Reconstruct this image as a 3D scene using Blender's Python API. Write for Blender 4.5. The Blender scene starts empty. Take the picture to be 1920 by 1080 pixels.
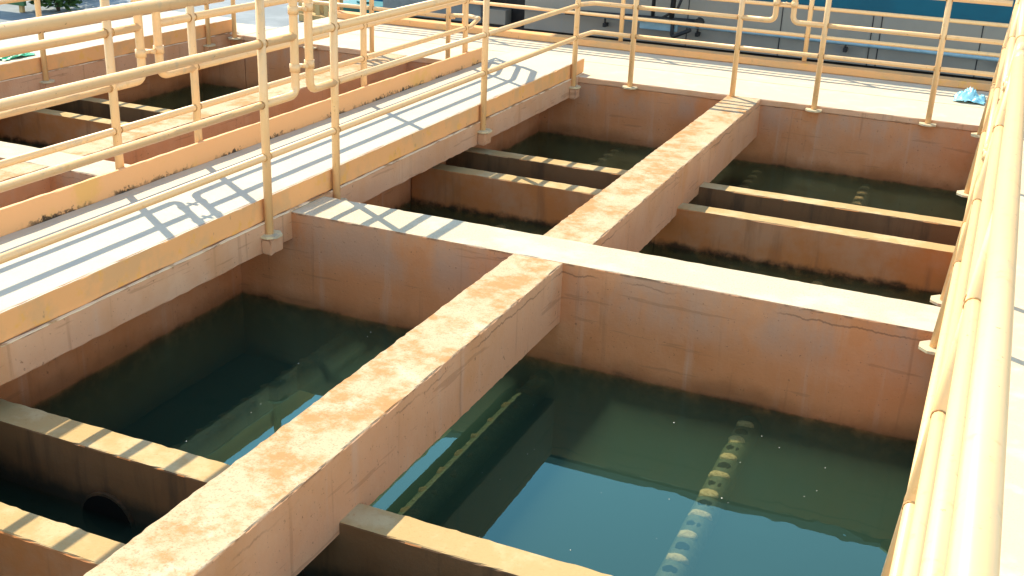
import bpy, bmesh, math, random
from mathutils import Vector, Matrix, noise
random.seed(7)
R = math.radians
S = bpy.context.scene
C = S.collection

# ------------------------------------------------------------------ camera
cam_data = bpy.data.cameras.new('camera')
cam = bpy.data.objects.new('camera', cam_data)
C.objects.link(cam)
YAW, PIT, ROL = 0.3968634, -0.3801450, 0.0423636
cy, sy, cp, sp = math.cos(YAW), math.sin(YAW), math.cos(PIT), math.sin(PIT)
fw = Vector((-sy*cp, cy*cp, sp)); rt = Vector((cy, sy, 0)); up = rt.cross(fw)
c_, s_ = math.cos(ROL), math.sin(ROL)
r2, u2 = rt*c_ + up*s_, -rt*s_ + up*c_
cam.matrix_world = Matrix(((r2.x, u2.x, -fw.x, 1.9619), (r2.y, u2.y, -fw.y, -4.6998), (r2.z, u2.z, -fw.z, 1.8559), (0, 0, 0, 1)))
cam_data.sensor_width = 36.0
cam_data.lens = 2110.747/1920*36.0
cam_data.clip_start = 0.05
cam_data.clip_end = 5000
S.camera = cam

# ------------------------------------------------------------------ sky, sun, exposure
SUNV = Vector((-0.70, 0.47, 1.0)).normalized()        # towards the sun
w = bpy.data.worlds.new('World'); S.world = w; w.use_nodes = True
nt = w.node_tree; bg = nt.nodes['Background']
sky = nt.nodes.new('ShaderNodeTexSky'); sky.sky_type = 'NISHITA'; sky.sun_disc = False
sky.sun_elevation = math.asin(SUNV.z); sky.sun_rotation = math.atan2(SUNV.x, SUNV.y)
sky.dust_density = 0.0; sky.air_density = 1.0; sky.ozone_density = 1.0
tint = nt.nodes.new('ShaderNodeMix'); tint.data_type = 'RGBA'; tint.blend_type = 'MULTIPLY'; tint.inputs[0].default_value = 1.0; tint.inputs[7].default_value = (1.0, .95, .78, 1)
nt.links.new(sky.outputs[0], tint.inputs[6]); nt.links.new(tint.outputs[2], bg.inputs[0]); bg.inputs[1].default_value = 0.15
sd = bpy.data.lights.new('sun', 'SUN'); sd.energy = 2.0; sd.angle = R(0.5); sd.color = (1.0, 0.925, 0.71)
so = bpy.data.objects.new('sun', sd); C.objects.link(so)
so.rotation_euler = SUNV.to_track_quat('Z', 'Y').to_euler(); so.location = (-8, 6, 12)
S.view_settings.view_transform = 'Standard'; S.view_settings.look = 'None'
S.view_settings.gamma = 1; S.view_settings.use_curve_mapping = False
S.view_settings.exposure = 1.93

# ------------------------------------------------------------------ node helpers
class Mat:
    def __init__(s, name, rough=0.85, spec=0.35):
        s.m = bpy.data.materials.new(name); s.m.use_nodes = True
        s.t = s.m.node_tree; s.b = s.t.nodes['Principled BSDF']
        s.b.inputs['Roughness'].default_value = rough
        s.b.inputs['Specular IOR Level'].default_value = spec
        s.geo = s.t.nodes.new('ShaderNodeNewGeometry')
        s.sep = s.t.nodes.new('ShaderNodeSeparateXYZ')
        s.t.links.new(s.geo.outputs['Position'], s.sep.inputs[0])
        s.col = None
    def n(s, k, **kw):
        x = s.t.nodes.new(k)
        for a, b in kw.items(): setattr(x, a, b)
        return x
    def l(s, a, b): s.t.links.new(a, b)
    def noise(s, scale, vs=(1, 1, 1), detail=5, rough=0.6, off=0.0):
        mp = s.n('ShaderNodeMapping'); mp.inputs['Scale'].default_value = vs; mp.inputs['Location'].default_value = (off, off*1.7, off*.6)
        s.l(s.geo.outputs['Position'], mp.inputs[0])
        x = s.n('ShaderNodeTexNoise'); x.inputs['Scale'].default_value = scale
        x.inputs['Detail'].default_value = detail; x.inputs['Roughness'].default_value = rough
        s.l(mp.outputs[0], x.inputs['Vector']); return x.outputs[0]
    def ramp(s, v, lo, hi, a=0.0, b=1.0):
        x = s.n('ShaderNodeMapRange', interpolation_type='SMOOTHSTEP')
        x.inputs[1].default_value = lo; x.inputs[2].default_value = hi; x.inputs[3].default_value = a; x.inputs[4].default_value = b
        s.l(v, x.inputs[0]); return x.outputs[0]
    def math(s, op, a, b):
        x = s.n('ShaderNodeMath', operation=op)
        for i, q in enumerate((a, b)):
            if isinstance(q, (int, float)): x.inputs[i].default_value = q
            else: s.l(q, x.inputs[i])
        return x.outputs[0]
    def base(s, c):
        x = s.n('ShaderNodeRGB'); x.outputs[0].default_value = (*c, 1); s.col = x.outputs[0]; return s
    def mix(s, c, f):
        x = s.n('ShaderNodeMix', data_type='RGBA')
        s.l(s.col, x.inputs[6]); x.inputs[7].default_value = (*c, 1)
        if isinstance(f, (int, float)): x.inputs[0].default_value = f
        else: s.l(f, x.inputs[0])
        s.col = x.outputs[2]; return s
    def zmask(s, z0, z1, amp=0.03, scale=9, off=0):
        """1 below z0, 0 above z1, with a ragged edge"""
        nz = s.math('MULTIPLY', s.math('SUBTRACT', s.noise(scale, off=off), 0.5), amp*2)
        return s.ramp(s.math('ADD', s.sep.outputs['Z'], nz), z0, z1, 1.0, 0.0)
    def bump(s, h, strength=0.3, dist=0.004):
        x = s.n('ShaderNodeBump'); x.inputs['Strength'].default_value = strength; x.inputs['Distance'].default_value = dist
        s.l(h, x.inputs['Height']); s.l(x.outputs[0], s.b.inputs['Normal']); return s
    def done(s):
        s.l(s.col, s.b.inputs['Base Color']); return s.m

def plaster(name, base, pale, rust, grey_amt=0.5, water=True, crack=True):
    m = Mat(name, 0.9, 0.2).base(base)
    m.mix(pale, m.ramp(m.noise(2.2, off=1), .42, .75))
    m.mix(rust, m.math('MULTIPLY', m.ramp(m.noise(3.0, (1, 1, .7), off=4), .45, .72), .65))
    # pale run-down streaks and grey lime bloom
    st = m.ramp(m.noise(11, (1, 1, .07), 4, off=2), .56, .78)
    m.mix((.55, .36, .25), m.math('MULTIPLY', st, .5))
    up_ = m.ramp(m.sep.outputs['Z'], -.34, -.14)
    gb = m.math('MULTIPLY', m.ramp(m.noise(3.4, (1, 1, .5), off=8), .40, .62), up_)
    m.mix((.42, .25, .165), m.math('MULTIPLY', gb, grey_amt))
    m.mix((.17, .085, .04), m.math('MULTIPLY', m.ramp(m.noise(38, off=5), .64, .72), .6))
    m.mix((.24, .11, .05), m.math('MULTIPLY', m.ramp(m.noise(16, (1, 1, .045), 3, off=15), .60, .74), .4))
    m.mix((.10, .055, .03), m.math('MULTIPLY', m.ramp(m.noise(95, detail=2, off=25), .70, .75), .7))
    m.mix((.28, .13, .06), m.math('MULTIPLY', m.ramp(m.noise(1.7, (1, 1, 14), 3, off=31), .63, .67), .35))
    # wandering crack under the arris
    cz = m.math('ABSOLUTE', m.math('ADD', m.math('ADD', m.sep.outputs['Z'], .048), m.math('MULTIPLY', m.math('SUBTRACT', m.noise(3.5, (1, 1, .2), 8, .7, off=41), .5), .10)), 0)
    m.mix((.07, .04, .025), m.math('MULTIPLY', m.ramp(cz, .0015, .006, 1, 0), m.ramp(m.noise(1.6, off=44), .46, .60, 0, .5 if crack else 0)))
    ar = m.math('MULTIPLY', m.ramp(m.sep.outputs['Z'], -.016, -.006), m.ramp(m.noise(14, off=47), .46, .58))
    m.mix((.10, .06, .035), m.math('MULTIPLY', ar, .6 if crack else 0))
    if water:   # wet algae band at the waterline, ragged
        m.mix((.22, .085, .03), m.math('MULTIPLY', m.zmask(-.53, -.40, .10, 3.2, 3), .75))
        m.mix((.045, .026, .012), m.math('MULTIPLY', m.zmask(-.538, -.502, .045, 4.5, 6), m.ramp(m.noise(11, off=21), .32, .62, .10, .80)))
    m.bump(m.math('ADD', m.noise(60, detail=8), m.math('MULTIPLY', m.noise(9, detail=3), 1.5)), .4, .006)
    return m.done()

M = {}
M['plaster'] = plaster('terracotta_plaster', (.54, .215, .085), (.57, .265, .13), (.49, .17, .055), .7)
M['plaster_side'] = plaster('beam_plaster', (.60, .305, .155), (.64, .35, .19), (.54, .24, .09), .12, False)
M['slab_pink'] = plaster('pink_slab_plaster', (.60, .32, .18), (.64, .37, .22), (.55, .25, .10), .10, False, False)

m = Mat('stained_beam_top', .9, .2).base((.50, .36, .22))
m.mix((.44, .20, .07), m.math('MULTIPLY', m.ramp(m.noise(3.1, (1, 1, 1), 12, .78, off=2), .45, .58), .9))
m.mix((.56, .44, .30), m.math('MULTIPLY', m.ramp(m.noise(5.5, (1, 1, 1), 12, .75, off=9), .52, .66), .8))
m.mix((.30, .17, .08), m.math('MULTIPLY', m.ramp(m.noise(130, detail=3, off=1), .54, .68), .65))
m.mix((.10, .07, .05), m.math('MULTIPLY', m.ramp(m.noise(55, off=3), .70, .76), .7))
m.bump(m.noise(110, detail=6), .5, .004); M['beam_top'] = m.done()

m = Mat('speckled_wall_top', .9, .2).base((.54, .43, .29))
m.mix((.36, .27, .18), m.math('MULTIPLY', m.ramp(m.noise(120, detail=3, off=2), .53, .68), .7))
m.mix((.60, .50, .37), m.math('MULTIPLY', m.ramp(m.noise(4, off=9), .45, .65), .7))
m.mix((.12, .10, .08), m.math('MULTIPLY', m.ramp(m.noise(42, off=6), .70, .76), .8))
m.bump(m.noise(120, detail=6), .5, .004); M['wall_top'] = m.done()

m = Mat('trough_wall_top', .9, .2).base((.44, .285, .125))
m.mix((.50, .36, .19), m.ramp(m.noise(6, off=2), .45, .65))
m.mix((.40, .24, .10), m.math('MULTIPLY', m.ramp(m.noise(60, off=4), .58, .70), .6))
m.bump(m.noise(90, detail=6), .5, .004); M['trough_top'] = m.done()

m = Mat('trough_plaster', .9, .2).base((.46, .17, .05))
m.mix((.46, .23, .11), m.ramp(m.noise(3, off=3), .4, .7))
m.mix((.22, .10, .045), m.math('MULTIPLY', m.ramp(m.noise(9, (1, 1, .12), off=7), .52, .72), .5))
m.mix((.045, .026, .012), m.math('MULTIPLY', m.zmask(-.52, -.475, .05, 9, 6), m.ramp(m.noise(13, off=21), .30, .55, .4, .95)))
m.bump(m.noise(60, detail=8), .35, .005); M['trough'] = m.done()

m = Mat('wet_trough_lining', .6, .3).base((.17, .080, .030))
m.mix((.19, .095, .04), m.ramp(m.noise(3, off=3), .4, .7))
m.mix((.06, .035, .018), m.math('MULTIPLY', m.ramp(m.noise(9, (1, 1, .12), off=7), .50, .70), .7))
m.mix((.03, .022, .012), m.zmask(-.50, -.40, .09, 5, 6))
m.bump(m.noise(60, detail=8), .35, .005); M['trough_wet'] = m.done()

m = Mat('worn_concrete_deck', .85, .25).base((.54, .47, .36))
m.mix((.46, .41, .335), m.math('MULTIPLY', m.ramp(m.noise(3, off=3), .45, .7), .6))
m.mix((.40, .37, .32), m.math('MULTIPLY', m.ramp(m.noise(70, off=1), .58, .72), .5))
m.mix((.30, .27, .22), m.math('MULTIPLY', m.ramp(m.noise(1.3, (1, 1, 1), off=11), .60, .74), .35))
m.bump(m.noise(90, detail=6), .3, .003); M['deck'] = m.done()

m = Mat('cream_far_deck', .85, .25).base((.60, .47, .33))
m.mix((.52, .43, .33), m.math('MULTIPLY', m.ramp(m.noise(2, (.5, 2, 1), off=3), .45, .7), .7))
m.mix((.62, .52, .39), m.ramp(m.noise(5, off=6), .5, .7))
m.mix((.30, .25, .2), m.math('MULTIPLY', m.ramp(m.noise(50, off=1), .66, .74), .5))
m.bump(m.noise(90, detail=6), .3, .003); M['far_deck'] = m.done()

m = Mat('beige_painted_deck', .8, .3).base((.60, .45, .29))
m.mix((.50, .37, .24), m.math('MULTIPLY', m.ramp(m.noise(160, off=1), .55, .66), .6))
m.mix((.62, .52, .38), m.ramp(m.noise(6, off=6), .5, .7))
m.bump(m.noise(120, detail=6), .3, .003); M['beige_deck'] = m.done()

m = Mat('yellow_edge_paint', .75, .3).base((.80, .385, .15))
m.mix((.66, .36, .16), m.math('MULTIPLY', m.ramp(m.noise(4, off=2), .45, .62), .8))
m.mix((.78, .38, .08), m.math('MULTIPLY', m.ramp(m.noise(9, off=5), .55, .68), .7))
m.mix((.22, .14, .08), m.math('MULTIPLY', m.ramp(m.noise(30, (1, 1, .4), off=8), .66, .74), .7))
m.bump(m.noise(70, detail=6), .3, .003); M['edge_yellow'] = m.done()

m = Mat('toe_board_paint', .7, .3).base((.80, .405, .18))
m.mix((.72, .40, .10), m.math('MULTIPLY', m.ramp(m.noise(3, off=5), .58, .70), .6))
mould = m.math('MULTIPLY', m.zmask(.128, .150, .06, 45, 4), m.ramp(m.noise(3, (1, 1, 1), off=12), .42, .58))
m.mix((.035, .025, .018), m.math('MULTIPLY', mould, .95))
m.bump(m.noise(70, detail=6), .3, .003); M['toe'] = m.done()

m = Mat('yellow_rail_paint', .38, .5).base((.82, .49, .23))
m.mix((.82, .50, .23), m.ramp(m.noise(6, off=2), .45, .65))
m.mix((.66, .36, .13), m.math('MULTIPLY', m.ramp(m.noise(25, off=3), .58, .72), .5))
m.mix((.30, .13, .045), m.math('MULTIPLY', m.ramp(m.noise(48, off=7), .66, .73), .8))
m.mix((.62, .42, .24), m.math('MULTIPLY', m.ramp(m.noise(13, (1, 1, .5), off=17), .58, .70), .6))
m.bump(m.noise(35, detail=4), .14, .003); M['rail'] = m.done()

m = Mat('flange_paint', .6, .3).base((.62, .48, .28))
m.mix((.34, .30, .24), m.math('MULTIPLY', m.ramp(m.noise(20, off=2), .5, .65), .7)); M['flange'] = m.done()

m = Mat('perforated_pipe_algae', .7, .4).base((.085, .085, .045))
m.mix((.16, .13, .06), m.math('MULTIPLY', m.ramp(m.noise(40, off=2), .45, .65), .7)); m.bump(m.noise(60), .5, .006); M['pipe'] = m.done()
m = Mat('tan_mineral_crust', .9, .2).base((.62, .40, .20))
m.mix((.42, .26, .11), m.ramp(m.noise(90, off=5), .45, .65)); m.bump(m.noise(140), .8, .006); M['crust'] = m.done()
m = Mat('shaded_mineral_crust', .9, .2).base((.20, .13, .065))  # darker crust copy, with the shade on these pipes put into its colour
m.mix((.10, .07, .04), m.ramp(m.noise(90, off=5), .45, .65)); M['crust_shaded'] = m.done()
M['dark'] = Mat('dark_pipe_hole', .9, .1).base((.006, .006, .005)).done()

m = Mat('silty_basin_floor', 1, .1).base((.075, .098, .045))
m.mix((.115, .10, .038), m.ramp(m.noise(2.0, off=2), .45, .68))
m.mix((.05, .068, .036), m.ramp(m.noise(1.3, off=7), .5, .7)); M['floor'] = m.done()

# water: fresnel mirror over a tinted clear body
def water_mat(name, sc, sden, ab, aden):
    m = bpy.data.materials.new(name); m.use_nodes = True
    t = m.node_tree; t.nodes.clear()
    o = t.nodes.new('ShaderNodeOutputMaterial'); mx = t.nodes.new('ShaderNodeMixShader'); fr = t.nodes.new('ShaderNodeFresnel'); fr.inputs[0].default_value = 1.68
    tr = t.nodes.new('ShaderNodeBsdfTransparent'); tr.inputs[0].default_value = (.93, .96, .90, 1)
    vs = t.nodes.new('ShaderNodeVolumeScatter'); vs.inputs['Color'].default_value = (*sc, 1); vs.inputs['Density'].default_value = sden
    va = t.nodes.new('ShaderNodeVolumeAbsorption'); va.inputs['Color'].default_value = (*ab, 1); va.inputs['Density'].default_value = aden
    vadd = t.nodes.new('ShaderNodeAddShader')
    gl = t.nodes.new('ShaderNodeBsdfGlossy'); gl.inputs['Roughness'].default_value = .0; gl.inputs[0].default_value = (.50, 1, .93, 1)
    geo = t.nodes.new('ShaderNodeNewGeometry')
    nz = t.nodes.new('ShaderNodeTexNoise'); nz.inputs['Scale'].default_value = 5.5; nz.inputs['Detail'].default_value = 2
    nz2 = t.nodes.new('ShaderNodeTexNoise'); nz2.inputs['Scale'].default_value = 1.1; nz2.inputs['Detail'].default_value = 1
    mul = t.nodes.new('ShaderNodeMath'); mul.operation = 'MULTIPLY'; mr = t.nodes.new('ShaderNodeMapRange'); mr.inputs[1].default_value = .35; mr.inputs[2].default_value = .65
    bp_ = t.nodes.new('ShaderNodeBump'); bp_.inputs['Strength'].default_value = .06; bp_.inputs['Distance'].default_value = .02
    L = t.links.new
    L(geo.outputs['Position'], nz.inputs['Vector']); L(geo.outputs['Position'], nz2.inputs['Vector'])
    L(nz2.outputs[0], mr.inputs[0]); L(mr.outputs[0], mul.inputs[0]); L(nz.outputs[0], mul.inputs[1]); L(mul.outputs[0], bp_.inputs['Height'])
    L(bp_.outputs[0], gl.inputs['Normal']); L(bp_.outputs[0], fr.inputs['Normal'])
    L(vs.outputs[0], vadd.inputs[0]); L(va.outputs[0], vadd.inputs[1]); L(vadd.outputs[0], o.inputs['Volume']); L(tr.outputs[0], mx.inputs[1]); L(gl.outputs[0], mx.inputs[2]); sb_ = t.nodes.new('ShaderNodeMath'); sb_.operation = 'SUBTRACT'; sb_.inputs[0].default_value = 1; L(geo.outputs['Backfacing'], sb_.inputs[1]); mf_ = t.nodes.new('ShaderNodeMath'); mf_.operation = 'MULTIPLY'; L(fr.outputs[0], mf_.inputs[0]); L(sb_.outputs[0], mf_.inputs[1]); L(mf_.outputs[0], mx.inputs[0]); L(mx.outputs[0], o.inputs[0])
    return m
L = None
M['water'] = water_mat('still_basin_water', (.36, .54, .43), 1.7, (.42, .56, .46), 10.0)
M['brown_water'] = water_mat('silty_rear_water', (.50, .42, .30), 1.1, (.52, .46, .38), 11.0)

def simple(name, c, c2=None, rough=.7, spec=.3, sc=8):
    q = Mat(name, rough, spec).base(c)
    if c2: q.mix(c2, q.ramp(q.noise(sc, off=3), .42, .66))
    return q.done()
m = Mat('grey_rendered_wall', .85, .25).base((.31, .26, .21))
m.mix((.28, .24, .20), m.ramp(m.noise(2, off=3), .45, .65))
m.mix((.27, .26, .25), m.math('MULTIPLY', m.ramp(m.noise(9, (1, 1, .1), off=2), .56, .74), .5)); M['grey_wall'] = m.done()
M['blue_wall'] = simple('teal_blue_paint', (.003, .10, .15), (.004, .085, .13), .6, .3, 3)
M['clad'] = simple('grey_cladding', (.17, .18, .18), (.14, .15, .15), .7)
M['pale_blue'] = simple('pale_blue_pipe', (.30, .42, .47), (.24, .35, .40), .5)
M['black'] = simple('black_iron', (.02, .018, .018), (.035, .028, .025), .6)
M['asphalt'] = simple('grey_yard_concrete', (.20, .21, .22), (.26, .27, .28), .9, .2, 1.5)
M['ochre'] = simple('ochre_timber', (.50, .33, .14), (.40, .25, .10), .8)
M['teal'] = simple('teal_plastic', (.02, .16, .17), (.02, .13, .14), .5)
M['drum'] = simple('blue_plastic_drum', (.01, .16, .34), (.01, .12, .28), .4)
M['leaf'] = simple('green_leaves', (.045, .10, .02), (.09, .16, .035), .6, .3, 14)
M['bark'] = simple('shrub_bark', (.10, .07, .045), (.07, .05, .03), .9)
M['green_board'] = simple('green_board', (.05, .13, .05), (.04, .11, .045), .7)
M['green_sheet'] = simple('green_plastic_sheet', (.02, .36, .17), (.015, .25, .12), .35, .5)
M['blue_sheet'] = simple('pale_blue_plastic', (.30, .58, .66), (.18, .46, .58), .3, .5, 20)
M['bag_blue'] = simple('blue_bag_cloth', (.03, .22, .42), (.02, .15, .32), .7)
M['bag_dark'] = simple('dark_strap', (.02, .02, .03), None, .7)
m = Mat('pale_edge_line', .9, .2).base((.80, .62, .42))
m.mix((.45, .25, .12), m.ramp(m.noise(5, off=3), .50, .62)); M['edge_line'] = m.done()
M['weld'] = simple('rusty_weld_bead', (.55, .30, .11), (.30, .14, .05), .7, .3, 30)
M['speck'] = simple('pale_specks', (.6, .58, .5), None, .8)

# ------------------------------------------------------------------ mesh helpers
class MB:
    def __init__(s): s.bm = bmesh.new()
    def face(s, pts, mi=0, smooth=False):
        try:
            f = s.bm.faces.new([s.bm.verts.new(p) for p in pts]); f.material_index = mi; f.smooth = smooth
        except ValueError: pass
    def box(s, x0, x1, y0, y1, z0, z1, mi=0, bev=0.0, top=None):
        r = bmesh.ops.create_cube(s.bm, size=1.0)
        vs = r['verts']
        for v in vs:
            v.co = Vector(((x0+x1)/2+v.co.x*(x1-x0), (y0+y1)/2+v.co.y*(y1-y0), (z0+z1)/2+v.co.z*(z1-z0)))
        fs = {f for v in vs for f in v.link_faces}
        for f in fs:
            f.material_index = mi
            if top is not None and f.normal.z > .9: f.material_index = top
        if bev:
            es = {e for v in vs for e in v.link_edges}
            bmesh.ops.bevel(s.bm, geom=list(es), offset=bev, segments=2, affect='EDGES', profile=.5)
        return s
    def rough(s, x0, x1, y0, y1, z0, z1, step=.06, chip=.006, wav=.003, mi=0, top=None, seed=0.0):
        """a cast block: gridded faces, uneven chipped arrises"""
        lo = (x0, y0, z0); hi = (x1, y1, z1); cache = {}
        e_ = .007; gr = []
        for k in range(3):
            ln = hi[k]-lo[k]
            if ln < .035: gr.append([lo[k], hi[k]]); continue
            n_ = max(1, min(175, int(round((ln-2*e_)/step))))
            gr.append([lo[k]]+[lo[k]+e_+(ln-2*e_)*j/n_ for j in range(n_+1)]+[hi[k]])
        ns = [len(g)-1 for g in gr]
        def V(i):
            if i in cache: return cache[i]
            p = [gr[k][i[k]] for k in range(3)]
            ex = [(-1 if i[k] == 0 else 1 if i[k] == ns[k] else 0) for k in range(3)]
            q = Vector(p)
            a = noise.noise(q*7+Vector((seed, 0, 0))); b = noise.noise(q*61+Vector((0, seed, 5)))
            ne = sum(1 for e in ex if e)
            for k in range(3):
                if not ex[k]: continue
                if ne == 1: p[k] += ex[k]*wav*a
                else: p[k] -= ex[k]*chip*max(0.15, .45+.8*b+.5*a)
            cache[i] = s.bm.verts.new(p); return cache[i]
        for ax in range(3):
            u, v = [k for k in range(3) if k != ax]
            for side in (0, ns[ax]):
                for a in range(ns[u]):
                    for b in range(ns[v]):
                        ids = []
                        for da, db in ((0, 0), (1, 0), (1, 1), (0, 1)):
                            t = [0, 0, 0]; t[ax] = side; t[u] = a+da; t[v] = b+db; ids.append(tuple(t))
                        flip = (side == 0) ^ (ax == 1)
                        if flip: ids.reverse()
                        f = s.bm.faces.new([V(i) for i in ids])
                        f.material_index = top if (top is not None and ax == 2 and side) else mi
        return s
    def tube(s, pts, r, seg=12, mi=0, cap=True, fil=0.0):
        pts = [Vector(p) for p in pts]
        pts = [p for i, p in enumerate(pts) if i == 0 or (p-pts[i-1]).length > 1e-5]
        if fil:
            out = [pts[0]]
            for i in range(1, len(pts)-1):
                a = (pts[i-1]-pts[i]).normalized(); b = (pts[i+1]-pts[i]).normalized()
                ang = a.angle(b)
                d = min(fil/max(1e-4, math.tan(ang/2)), (pts[i-1]-pts[i]).length*.49, (pts[i+1]-pts[i]).length*.49)
                p0, p2 = pts[i]+a*d, pts[i]+b*d
                for k in range(7):
                    t = k/6; out.append(p0*(1-t)**2+pts[i]*2*t*(1-t)+p2*t*t)
            out.append(pts[-1]); pts = out
        rings = []; nrm = None
        for i, p in enumerate(pts):
            d = (pts[min(i+1, len(pts)-1)]-pts[max(i-1, 0)]).normalized()
            if nrm is None:
                nrm = d.orthogonal().normalized()
            nrm = (nrm-d*nrm.dot(d)).normalized(); bi = d.cross(nrm)
            rings.append([s.bm.verts.new(p+(nrm*math.cos(2*math.pi*k/seg)+bi*math.sin(2*math.pi*k/seg))*(r if not callable(r) else r(i/(len(pts)-1)))) for k in range(seg)])
        for a, b in zip(rings, rings[1:]):
            for k in range(seg):
                f = s.bm.faces.new((a[k], a[(k+1) % seg], b[(k+1) % seg], b[k])); f.smooth = True; f.material_index = mi
        if cap:
            f = s.bm.faces.new(rings[0][::-1]); f.material_index = mi
            f = s.bm.faces.new(rings[-1]); f.material_index = mi
        return s
    def disc(s, c, r, h, seg=8, mi=0, rot=0.0, ax='z'):
        c = Vector(c); lo, hi = [], []
        for k in range(seg):
            a = 2*math.pi*k/seg+rot; u, v = r*math.cos(a), r*math.sin(a)
            q = Vector((u, v, 0)) if ax == 'z' else Vector((u, 0, v)) if ax == 'y' else Vector((0, u, v))
            d = Vector((0, 0, h)) if ax == 'z' else Vector((0, h, 0)) if ax == 'y' else Vector((h, 0, 0))
            lo.append(s.bm.verts.new(c+q)); hi.append(s.bm.verts.new(c+q+d))
        s.bm.faces.new(lo[::-1]).material_index = mi; s.bm.faces.new(hi).material_index = mi
        for k in range(seg): s.bm.faces.new((lo[k], lo[(k+1) % seg], hi[(k+1) % seg], hi[k])).material_index = mi
        return s
    def build(s, name, mats, parent=None, recalc=True):
        if recalc: bmesh.ops.recalc_face_normals(s.bm, faces=s.bm.faces[:])
        me = bpy.data.meshes.new(name); 
        off = parent['_o'] if (parent is not None and '_o' in parent.keys()) else None
        if off is not None: bmesh.ops.translate(s.bm, verts=s.bm.verts[:], vec=-Vector(off))
        s.bm.to_mesh(me); s.bm.free()
        for q in (mats if isinstance(mats, (list, tuple)) else [mats]): me.materials.append(M[q])
        ob = bpy.data.objects.new(name, me); C.objects.link(ob)
        if parent is not None:
            ob.parent = parent
            if off is not None: ob['_o'] = off
        return ob
def tag(o, label, cat, group=None):
    o['label'] = label; o['category'] = cat
    if group: o['group'] = group
    return o
def thing(name, label, cat, loc, group=None):
    o = bpy.data.objects.new(name, None); C.objects.link(o); o.location = loc; o.empty_display_size = .1
    o['_o'] = tuple(loc); return tag(o, label, cat, group)
def struct(o, kind='structure'):
    o['kind'] = kind; return o

# ------------------------------------------------------------------ setting: ground, floors, water
WZ = -0.522
# one ground sheet to the horizon with the pit of the basins left open
g_ = MB(); O_ = [(-600, -600), (600, -600), (600, 600), (-600, 600)]; I_ = [(-5.6, -5.1), (3.5, -5.1), (3.5, 4.8), (-5.6, 4.8)]
for i in range(4):
    a, b = O_[i], O_[(i+1) % 4]; c, d = I_[(i+1) % 4], I_[i]
    g_.face([(*a, -.6), (*b, -.6), (*c, -.6), (*d, -.6)])
struct(g_.build('ground', 'asphalt'))
def floor_sheet(x0, x1, y0, y1, z):
    return struct(MB().box(x0, x1, y0, y1, z-.05, z).build('basin_floor', 'floor'))

# ------------------------------------------------------------------ concrete basins
BW = .27
def wall(name, label, cat, box, mats=('plaster', 'wall_top'), group=None, step=.06, chip=.005, seed=0):
    o = MB().rough(*box, step=step, chip=chip, mi=0, top=1, seed=seed).build(name, list(mats))
    return tag(o, label, cat, group)
wall('cross_wall', 'terracotta cross wall with pale speckled top between front and rear basins beside right handrail', 'wall', (-1.625, 1.97, 0, .318, -1.5, 0), step=.035)
wall('cross_wall', 'sunlit cross wall of the far basins beyond the walkway, behind the rusty toe board', 'wall', (-5.24, -1.99, 0, .27, -1.5, 0), seed=3)
def beam(label, x0, x1, y0, y1, zb, seed, grp='dividing beams over the basins'):
    o = MB().rough(x0, x1, y0, y1, zb, -.003, step=.026, chip=.006, wav=.002, mi=0, top=1, seed=seed).build('dividing_beam', ['plaster_side', 'beam_top'])
    return tag(o, label, 'beam', grp)
beam('orange stained dividing beam running to the bottom edge of the photo, nearest', -.014, .248, -4.3, .012, -.314, 1)
beam('orange stained dividing beam from the cross wall to the rear deck', .008, .281, .306, 4.30, -.314, 5)
beam('pale beam beyond the walkway, seen between its left handrail bars', -3.19, -2.93, .258, 4.30, -1.5, 9)
beam('short end of a beam at left frame edge in front of the far cross wall', -3.19, -2.93, -4.3, .012, -1.5, 12)

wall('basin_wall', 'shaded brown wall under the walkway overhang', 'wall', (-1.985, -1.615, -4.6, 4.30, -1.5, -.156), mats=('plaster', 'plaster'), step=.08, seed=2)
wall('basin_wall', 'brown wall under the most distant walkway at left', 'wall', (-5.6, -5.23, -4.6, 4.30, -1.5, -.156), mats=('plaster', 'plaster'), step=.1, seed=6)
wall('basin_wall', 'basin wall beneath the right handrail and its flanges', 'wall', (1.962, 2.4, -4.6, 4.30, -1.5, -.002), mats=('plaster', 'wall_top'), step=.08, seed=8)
wall('basin_wall', 'end wall of the front basins', 'wall', (-1.6, 1.95, -4.62, -4.3, -1.5, -.002), mats=('plaster', 'wall_top'), step=.1, seed=11)

# rear deck with its basin face, lip and far kerb
rd = thing('rear_deck', 'broad cream concrete deck along the rear of all the basins', 'deck', (0, 5, 0))
MB().rough(-5.66, -4.702, 4.284, 4.86, -.05, 0, step=.12, chip=.006, wav=.0015, mi=0, top=1).build('deck_slab', ['slab_pink', 'far_deck'], rd)  # deck cut short so grey ground stands in for tree shade
MB().rough(-4.70, 3.6, 4.284, 5.86, -.05, 0, step=.06, chip=.006, wav=.0015, mi=0, top=1).build('deck_slab', ['slab_pink', 'far_deck'], rd)
MB().rough(-5.64, -4.71, 4.293, 4.85, -1.5, -.052, step=.1, chip=.002, wav=.003).build('basin_face', 'plaster', rd)
MB().rough(-4.70, 3.6, 4.293, 5.86, -1.5, -.052, step=.1, chip=.002, wav=.003).build('basin_face', 'plaster', rd)
k = MB().rough(-4.66, 3.6, 5.725, 5.875, .003, .066, step=.12, chip=.008, mi=0, top=0).build('kerb', 'edge_yellow', rd)
for yy in (4.98, 5.33): MB().box(-4.6, 3.5, yy, yy+.006, .0005, .0022).build('joint', 'far_deck', rd)

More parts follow.
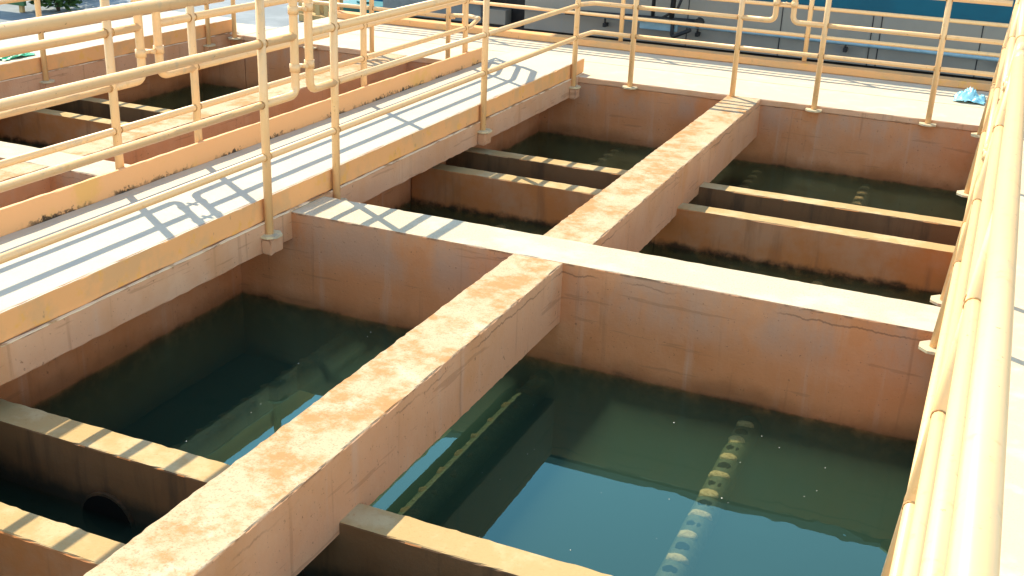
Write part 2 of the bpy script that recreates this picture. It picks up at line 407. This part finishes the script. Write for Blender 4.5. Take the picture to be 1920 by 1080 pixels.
def trough(label, x0, x1, rear, front, seed):
    t = thing('collecting_trough', label, 'trough', ((x0+x1)/2, (rear[0]+front[1])/2, -.26), 'collecting troughs across the basins')
    for (a, b), sd_ in ((rear, seed), (front, seed+1)):
        q = MB().rough(x0, x1, a, b, -1.3, -.26, step=.03, chip=.005, wav=.002, mi=0, top=1, seed=sd_).build('trough_wall', ['trough', 'trough_top', 'trough_wet'], t)
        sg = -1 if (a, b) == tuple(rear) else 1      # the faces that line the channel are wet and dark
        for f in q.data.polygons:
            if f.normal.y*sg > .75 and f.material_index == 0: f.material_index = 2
    return t
T1 = trough('double walled trough in the front left basin, striped by rail shadows, with dark outlet', -1.61, .10, (-2.0, -1.865), (-2.53, -2.405), 1)
trough('double walled trough in the front right basin, fully sunlit top', .10, 1.96, (-2.0, -1.865), (-2.53, -2.405), 21)
trough('double walled trough in the rear left basin, striped by rail shadows, beside the walkway', -1.61, .15, (2.475, 2.605), (1.935, 2.07), 31)
trough('double walled trough in the rear right basin with long unbroken sunlit tops', .15, 1.96, (2.475, 2.605), (1.935, 2.07), 41)
trough('double walled trough in the basin beyond the walkway at left', -5.22, -3.18, (2.24, 2.36), (1.74, 1.86), 51)
# outlet stub in the front-left trough
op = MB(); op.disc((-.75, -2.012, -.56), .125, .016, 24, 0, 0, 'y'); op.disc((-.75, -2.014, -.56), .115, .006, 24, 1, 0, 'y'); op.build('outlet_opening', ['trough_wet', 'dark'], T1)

for b in ((-1.62, 1.97, -4.3, 0), (-1.62, 1.97, .31, 4.3), (-5.24, -1.98, .26, 4.3), (-5.24, -1.98, -4.3, 0)):
    floor_sheet(*b, -.98)
    struct(MB().box(b[0]-.01, b[1]+.01, b[2]-.02, b[3]+.02, -1.2, WZ).build('water', 'brown_water' if b[3] > 1 else 'water'))

# ------------------------------------------------------------------ walkways
def walkway(label, xl, xr, y0, y1, toe, brackets, deckmat='deck', ysteps=.1):
    t = thing('walkway', label, 'walkway', ((xl+xr)/2, 0, 0))
    MB().rough(xl, xr-.012, y0, y1, -.15, .127, step=.12, chip=.003, wav=.0015, mi=0, top=1).build('deck', ['slab_pink', deckmat], t)
    MB().rough(xr-.011, xr, y0, y1+.002, .008, .1275, step=.04, chip=.004, wav=.0025, top=1).build('edge_band', ['edge_yellow', 'deck'], t)
    MB().rough(xr-.011, xr+.016, y0, y1-.02, -.151, .0055, step=.04, chip=.006, wav=.003).build('slab_edge', 'slab_pink', t)
    MB().rough(xr+.001, xr+.019, y0, y1-.03, .002, .0095, step=.03, chip=.003, wav=.002).build('pale_strip', 'edge_line', t)  # thin pale strip along the top of the slab edge
    if toe: MB().rough(xl-.022, xl-.001, toe[0], toe[1], .08, .247, step=.05, chip=.004, wav=.003).build('toe_board', 'toe', t)
    for y in brackets:
        b = MB(); b.rough(xr+.014, xr+.072, y-.055, y+.055, -.150, -.066, step=.03, chip=.012, wav=.005, seed=y); b.build('bracket', 'slab_pink', t)
    return t
POST_R = (-4.1, -2.17, -.215, .424, 2.34, 4.13)
walkway('white concrete walkway with yellow edge crossing left of the near basins', -1.942, -1.29, -5.2, 4.45, (-5.2, 3.78), POST_R)
walkway('distant sunlit walkway at left edge with yellow band and pink slab edge', -5.66, -4.88, -5.2, 4.42, None, (-.2, .4, 1.93, 3.95))
rw = thing('walkway', 'beige painted walkway outside the right handrail', 'walkway', (2.6, 0, 0))
MB().rough(1.975, 3.6, -5.4, 4.20, .001, .055, step=.12, chip=.004, wav=.001, mi=0, top=1).build('deck', ['edge_yellow', 'beige_deck'], rw)

# ------------------------------------------------------------------ railings
HZ = dict(r1=1.157, r2=.90, r3=.608, r4=.346)
def railing(label, axis, pos, posts, base, z=HZ, gap=None, s0=None, s1=None, lean=None, plates=True, tops=True, corner=None, grp='yellow pipe railings', rad=1.0):
    """axis 'y': runs along y at x=pos ; axis 'x': along x at y=pos"""
    def P(s, h):
        off = lean(h) if lean else 0.0
        return Vector((pos+off, s, h)) if axis == 'y' else Vector((s, pos+off, h))
    s0 = posts[0] if s0 is None else s0; s1 = posts[-1] if s1 is None else s1
    t = thing('railing', label, 'railing', tuple(P(posts[0], base)), grp)
    for s in posts:
        q = MB().tube([P(s, base+.004), P(s, z['r1'])], .0215*rad, 16)
        for key, rr_ in (('r2', .0215), ('r3', .018), ('r4', .018)):     # weld beads where the rails meet the post
            for sg in (-1, 1): q.tube([P(s+sg*.0175, z[key]), P(s+sg*.0245, z[key])], rr_+.0028, 10, 1)
        p = q.build('post', ['rail', 'weld'], t)
        if plates:
            c = P(s, base)
            MB().disc(c-Vector((0, 0, .006)), .066, .012, 8, 0, R(22.5)).build('base_plate', 'flange', p)
    rr = dict(r1=.0265, r2=.0215, r3=.018, r4=.018)
    e4 = list(corner['r4']) if corner else []
    MB().tube([P(s0, z['r4']), P(s1, z['r4'])]+e4, rr['r4'], 12, fil=.05 if corner else 0).build('rail', 'rail', t)
    segs = [(s0, s1)] if not gap else [(s0, gap[0]), (gap[1], s1)]
    for i, (a, b) in enumerate(segs):
        last = (i == len(segs)-1)
        for key in ('r1', 'r2', 'r3'):
            aa, bb = a, b
            if gap and key != 'r2':
                if i == 0: bb = max(s for s in posts if s < gap[0]+.001)
                if i == 1: aa = min(s for s in posts if s > gap[1]-.001)
            ex = list(corner[key]) if (corner and last) else []
            MB().tube([P(aa, z[key]), P(bb, z[key])]+ex, rr[key], 14 if key == 'r1' else 12, fil=.05 if ex else 0).build('rail', 'rail', t)
        if gap:
            g = gap[i]; sp = max(s for s in posts if s < g) if i == 0 else min(s for s in posts if s > g)
            MB().tube([P(sp, z['r1']), P(g, z['r1']), P(g, z['r3']), P(sp, z['r3'])], .0215, 14, fil=.055).build('end_loop', 'rail', t)
    if gap:
        for h in (z['r3']+.135, z['r1']-.13):
            q = MB()
            for g in gap: q.tube([P(g, h-.02), P(g, h+.02)], .027, 14)
            a, b = P(gap[0], h), P(gap[1], h)
            d = (b-a).normalized(); n_ = Vector((d.y, -d.x, 0))
            q.tube([a+d*.02, b-d*.02], .010, 8)
            q.tube([(a+b)/2-n_*.03, (a+b)/2+n_*.03], .012, 6)
            q.build('clamp', 'rail', t)
    return t
FZ = dict(r1=1.16, r2=.90, r3=.622, r4=.388)
FY = 4.256
cr = {k_: (Vector((-1.262, 4.17, HZ[k_]+.004)), Vector((-1.16, FY, FZ[k_])), Vector((-.80, FY, FZ[k_]))) for k_ in ('r1', 'r2', 'r3', 'r4')}
railing('nearest railing along the basin side of the white walkway, four pipes with joined loops', 'y', -1.262, POST_R, -.058, gap=(.058, .188), s0=-5.0, s1=4.13, corner=cr)
railing('railing rising behind the rusty toe board on the far side of the walkway', 'y', -1.985, (-4.3, -2.4, -.444, .175, 1.946, 3.53), .02, z=dict(r1=1.17, r2=.91, r3=.645, r4=.43), gap=(-.226, -.092), s0=-5.0, s1=3.62, plates=False,
        corner={k_: (Vector((-1.985, 3.62, h)), Vector((-2.15, FY-.12, h-.01)), Vector((-2.30, FY, h-.02)), Vector((-2.50, FY, h-.03))) for k_, h in dict(r1=1.17, r2=.91, r3=.645, r4=.43).items()})
railing('bright sunlit railing seen end on along the right edge of the photo', 'y', 1.935, (-4.02, -2.06, -.10, .475, 2.40, 4.09), -.03, gap=(.12, .25), s0=-5.4, s1=4.12, lean=lambda h: .1*max(h, 0)/1.157)
railing('railing on the edge of the rear deck above the right basins', 'x', FY, (-.807, .052, .705, 1.557), -.03, z=FZ, gap=(.318, .455), s0=-.80, s1=1.98)
railing('railing on the edge of the rear deck above the basins beyond the walkway', 'x', FY, (-4.78, -3.93, -3.27, -2.50), -.03, z=FZ, gap=(-3.67, -3.53), s0=-4.9, s1=-2.44)
railing('farthest railing on the yellow kerb along the outer edge of the rear deck', 'x', 5.82, (-4.6, -3.1, -1.42, .34, 2.1, 3.5), .07, z=dict(r1=1.05, r2=.80, r3=.55, r4=.30), s0=-4.6, s1=3.5, plates=False)
railing('railing of the most distant walkway at upper left', 'y', -4.85, (-2.1, -.2, .4, 1.93, 3.95), -.06, z=dict(r1=1.157, r2=.88, r3=.585, r4=.33), gap=(.04, .17), s0=-4.0, s1=4.2)

# ------------------------------------------------------------------ perforated pipes under the water
def ppipe(label, x, y0, y1, first, z=-.622, bright=True):
    t = MB(); r = .058; rn = random.Random(int(x*1000)+int(first*77))
    t.tube([(x, y0, z)]+[(x, y0+(y1-y0)*i/12, z+rn.uniform(-.002, .002)) for i in range(1, 12)]+[(x, y1, z)], r, 18, 0)
    def dome(cx, cy, cz, a, b, h, mi):
        n, m = 14, 4; rows = []
        for k in range(m):
            q = k/m*math.pi/2
            rows.append([t.bm.verts.new((cx+a*math.cos(q)*math.cos(2*math.pi*i/n)*rn.uniform(.86, 1.1), cy+b*math.cos(q)*math.sin(2*math.pi*i/n)*rn.uniform(.86, 1.1), cz+h*math.sin(q)*rn.uniform(.85, 1.1)-(.014 if k == 0 else 0))) for i in range(n)])
        top = t.bm.verts.new((cx, cy, cz+h))
        for p, q in zip(rows, rows[1:]):
            for i in range(n):
                f = t.bm.faces.new((p[i], p[(i+1) % n], q[(i+1) % n], q[i])); f.material_index = mi; f.smooth = True
        for i in range(n):
            f = t.bm.faces.new((rows[-1][i], rows[-1][(i+1) % n], top)); f.material_index = mi; f.smooth = True
    y = first
    while y < y1-.06:
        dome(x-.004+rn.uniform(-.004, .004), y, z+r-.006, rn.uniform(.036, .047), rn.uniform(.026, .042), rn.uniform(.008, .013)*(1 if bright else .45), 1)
        dome(x-.004, y-.0815, z+r-.004, .030, rn.uniform(.024, .032), .0045, 2)
        y += .1635
    return tag(t.build('perforated_pipe', ['pipe', 'crust' if bright else 'crust_shaded', 'dark' if bright else 'pipe']), label, 'pipe', 'perforated pipes under the water')
ppipe('submerged perforated pipe in the middle of the front right basin', 1.213, -1.87, 0, -1.72, -.634)
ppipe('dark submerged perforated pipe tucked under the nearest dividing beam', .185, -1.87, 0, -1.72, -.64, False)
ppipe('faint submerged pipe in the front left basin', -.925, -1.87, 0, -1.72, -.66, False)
ppipe('submerged perforated pipe behind the trough of the rear right basin', 1.19, 2.6, 4.29, 2.72)
ppipe('submerged perforated pipe before the trough of the rear right basin', 1.21, .31, 1.94, .40)
ppipe('submerged perforated pipe behind the trough of the rear left basin', -.87, 2.6, 4.29, 2.72)
ppipe('submerged pipe before the trough of the rear left basin', -.89, .31, 1.94, .40)
ppipe('submerged pipe beside the dividing beam in the rear right basin', .34, 2.6, 4.29, 2.72)

sp_ = MB()
for i in range(60):
    zx = random.choice(((-.9, .0, -1.8, -.1), (.3, 1.9, -1.8, -.2), (-.9, .0, -1.8, -.4), (.4, 1.9, .5, 4.0)))
    x, y = random.uniform(zx[0], zx[1]), random.uniform(zx[2], zx[3]); r = random.choice((.0012, .0016, .002, .003))
    sp_.disc((x, y, WZ+.0005), r, .001, 6)
o = sp_.build('floating_specks', 'speck'); struct(o, 'stuff'); tag(o, 'tiny pale specks floating on the basin water', 'debris')

# ------------------------------------------------------------------ building and pipework behind
BY = 8.0
bd = thing('plant_building', 'grey rendered building with blue upper band behind the rear railing', 'building', (1.5, BY, -.6))
MB().rough(-3.35, 12, BY, BY+.3, -.27, .30, step=.25, chip=.003, wav=.002).build('wall', 'grey_wall', bd)
MB().box(-5.3, 12, BY-.03, BY+.3, -.62, -.305).build('plinth', 'grey_wall', bd)
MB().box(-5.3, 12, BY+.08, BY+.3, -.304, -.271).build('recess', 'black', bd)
MB().box(-5.3, 12, BY+.012, BY+.3, .302, 1.5).build('blue_band', 'blue_wall', bd)
MB().box(-5.3, 12, BY+.02, BY+6, 1.502, 4.90).build('upper_wall', 'clad', bd)
MB().box(-5.5, 12.2, BY-.12, BY+6.2, 4.902, 5.0).build('roof', 'clad', bd)
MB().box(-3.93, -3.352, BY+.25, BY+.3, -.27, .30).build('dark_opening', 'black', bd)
MB().box(-5.3, -3.93, BY+.004, BY+.3, -.27, .30, bev=.01).build('shutter', 'clad', bd)
MB().box(-3.90, -3.62, BY+.05, BY+.24, -.268, -.09, bev=.01).build('sill_block', 'grey_wall', bd)
for x in (-1.35, -.30, .66, .75, 1.75, 2.7): MB().box(x, x+.010, BY-.004, BY+.002, -.27, .298).build('panel_joint', 'black', bd)
pp = thing('wall_pipe', 'pale blue conduit pipe running low along the grey building wall', 'pipe', (-1, BY-.07, -.03))
MB().tube([(-4.2, BY-.08, -.01), (4, BY-.08, -.07)], .021, 10).build('conduit', 'pale_blue', pp)
for x in (-2.3, -1.2, .43, 2.0):
    q = MB(); q.box(x-.02, x+.02, BY-.11, BY-.001, -.14, -.095, bev=.006); q.tube([(x, BY-.08, -.11), (x, BY-.08, -.04)], .012, 8); q.build('pipe_clip', 'black', pp)
q = MB(); q.box(-1.86, -1.42, BY-.16, BY-.105, -.105, -.005, bev=.012); q.build('joint_box', 'pale_blue', pp)
bk = thing('black_pipework', 'black iron pipes and valve on the grey building wall', 'pipework', (-1.6, BY-.1, .05))
MB().tube([(-2.75, BY-.2, .005), (-1.12, BY-.2, .035)], .032, 12).build('pipe', 'black', bk)
MB().tube([(-1.70, BY-.2, .04), (-1.70, BY-.2, .7), (-1.70, BY-.004, .7)], .022, 10, fil=.06).build('pipe', 'black', bk)
MB().tube([(-1.48, BY-.2, .04), (-1.46, BY-.2, .7), (-1.46, BY-.004, .7)], .03, 10, fil=.06).build('pipe', 'black', bk)
MB().tube([(-1.62, BY-.2, .02), (-1.42, BY-.2, .16), (-1.33, BY-.2, .42)], .016, 8, fil=.05).build('pipe', 'black', bk)
MB().tube([(-1.46, BY-.2, .02), (-1.46, BY-.2, -.16), (-1.24, BY-.24, -.05)], .022, 10, fil=.03).build('pipe', 'black', bk)
q = MB(); q.disc((-1.16, BY-.26, .035), .05, .1, 14, 0, 0, 'y'); q.tube([(-1.16, BY-.2, .0), (-1.16, BY-.2, .09)], .02, 8); q.build('valve', 'black', bk)

# ------------------------------------------------------------------ yard clutter, upper left
cr_ = thing('timber_crate', 'ochre slatted crate standing in the yard beyond the rear deck', 'crate', (-6.70, 8.75, -.6))
for i in range(4): MB().box(-6.93+.135*i, -6.86+.135*i, 8.55, 8.575, -.49, .15, bev=.005).build('slat', 'ochre', cr_)
for z in (-.6, .10): MB().box(-6.95, -6.43, 8.58, 8.95, z, z+.10, bev=.006).build('frame', 'ochre', cr_)
MB().box(-6.93, -6.45, 8.86, 8.93, -.50, .10).build('back_board', 'ochre', cr_)
q = thing('storage_tank', 'low teal plastic tank standing in the yard behind the deck', 'tank', (-6.5, 9.6, -.6))
MB().box(-6.85, -6.1, 9.3, 9.9, -.6, -.42, bev=.04).build('body', 'teal', q)
MB().disc((-6.5, 9.6, -.42), .12, .03, 16).build('lid', 'teal', q)
q = thing('plastic_drum', 'blue plastic drum standing in the yard behind the deck', 'drum', (-7.0, 11.0, -.6))
d = MB(); d.tube([(-7.0, 11, -.6), (-7.0, 11, -.57), (-7.0, 11, -.3), (-7.0, 11, -.28), (-7.0, 11, -.05), (-7.0, 11, .28), (-7.0, 11, .30)], lambda t_: .27+.02*math.sin(t_*9.4), 20); d.build('body', 'drum', q)
MB().disc((-7.05, 11, .302), .06, .03, 12).build('bung', 'black', q)

def shrub(label, x, y, z, h, w_, n, seed):
    rn = random.Random(seed)
    t = thing('shrub', label, 'shrub', (x, y, z), 'shrubs at the upper left')
    b = MB()
    for i in range(7):
        a = rn.uniform(0, 6.28); b.tube([(x, y, z), (x+.15*math.cos(a)*w_, y+.15*math.sin(a)*w_, z+h*.4), (x+.55*w_*math.cos(a), y+.55*w_*math.sin(a), z+h*rn.uniform(.6, .9))], lambda q_: .02*(1.1-q_), 6)
    b.build('stem', 'bark', t)
    f = MB()
    for i in range(n):
        a = rn.uniform(0, 6.28); u = rn.random()**.5; zz = rn.random()
        rr_ = w_*u*(.55+.5*math.sin(3.1*zz))*(1+.25*math.sin(3*a+seed))
        c = Vector((x+rr_*math.cos(a), y+rr_*math.sin(a), z+.08+zz*h))
        d = Vector((math.cos(a)+rn.uniform(-.8, .8), math.sin(a)+rn.uniform(-.8, .8), rn.uniform(-.5, .7))).normalized()
        s = d.cross(Vector((rn.uniform(-1, 1), rn.uniform(-1, 1), 1))).normalized(); l_ = rn.uniform(.07, .14); ww = l_*.28
        f.face([c, c+d*l_*.5+s*ww, c+d*l_, c+d*l_*.5-s*ww])
    f.build('foliage', 'leaf', t, recalc=False)
shrub('leafy green shrub beside the green board at the upper left corner', -10.0, 7.3, -.6, .75, .42, 1500, 3)
shrub('dark green shrub farther left beyond the distant walkway', -11.0, 8.6, -.6, 1.1, .6, 1500, 5)
q = thing('green_board', 'faded green board standing at the top left corner', 'board', (-10.9, 6.9, -.6))
MB().box(-11.6, -10.15, 6.85, 6.9, -.5, .5, bev=.006).build('panel', 'green_board', q)
for x in (-11.4, -10.3): MB().box(x, x+.06, 6.901, 6.95, -.6, .52, bev=.004).build('leg', 'ochre', q)

def crumple(name, mat, label, cat, c, sx, sy_, h, seed, n=22):
    f = MB(); g = [[None]*(n+1) for _ in range(n+1)]
    for i in range(n+1):
        for j in range(n+1):
            u, v = i/n*2-1, j/n*2-1
            r_ = max(0, 1-(u*u+v*v)**.5*.85)
            p = Vector((u*3+seed, v*3, seed))
            z = (.15+r_)*h*(.55+.7*noise.noise(p*.9)+.55*abs(noise.noise(p*2.1)))
            g[i][j] = f.bm.verts.new((c[0]+u*sx*(1+.25*noise.noise(p)), c[1]+v*sy_*(1+.25*noise.noise(p+Vector((9, 0, 0)))), c[2]+max(.004, z)))
    for i in range(n):
        for j in range(n): f.bm.faces.new((g[i][j], g[i+1][j], g[i+1][j+1], g[i][j+1])).smooth = True
    bot = [g[i][0] for i in range(n+1)]+[g[n][j] for j in range(1, n+1)]+[g[i][n] for i in range(n-1, -1, -1)]+[g[0][j] for j in range(n-1, 0, -1)]
    f.bm.faces.new(bot[::-1])
    return tag(f.build(name, mat), label, cat)
crumple('plastic_sheet', 'green_sheet', 'crumpled green plastic sheet on the edge of the most distant walkway', 'sheet', (-5.02, 1.80, .128), .07, .16, .06, 3)
crumple('plastic_bag', 'blue_sheet', 'crumpled pale blue plastic bag lying on the rear deck by the right railing', 'bag', (1.80, 5.20, .001), .12, .12, .13, 8)
q = thing('cloth_bag', 'blue bag with dark straps on the deck at the right frame edge', 'bag', (2.30, 5.3, 0))
b = MB(); b.box(2.16, 2.48, 5.15, 5.45, .002, .20, bev=.05); b.build('body', 'bag_blue', q)
for z in (.06, .14): MB().box(2.155, 2.485, 5.145, 5.455, z, z+.03, bev=.004).build('strap', 'bag_dark', q)
MB().tube([(2.24, 5.3, .195), (2.24, 5.3, .29), (2.40, 5.3, .29), (2.40, 5.3, .195)], .011, 8, fil=.04).build('handle', 'bag_dark', q)

for o in list(C.objects):
    if '_o' in o.keys(): del o['_o']
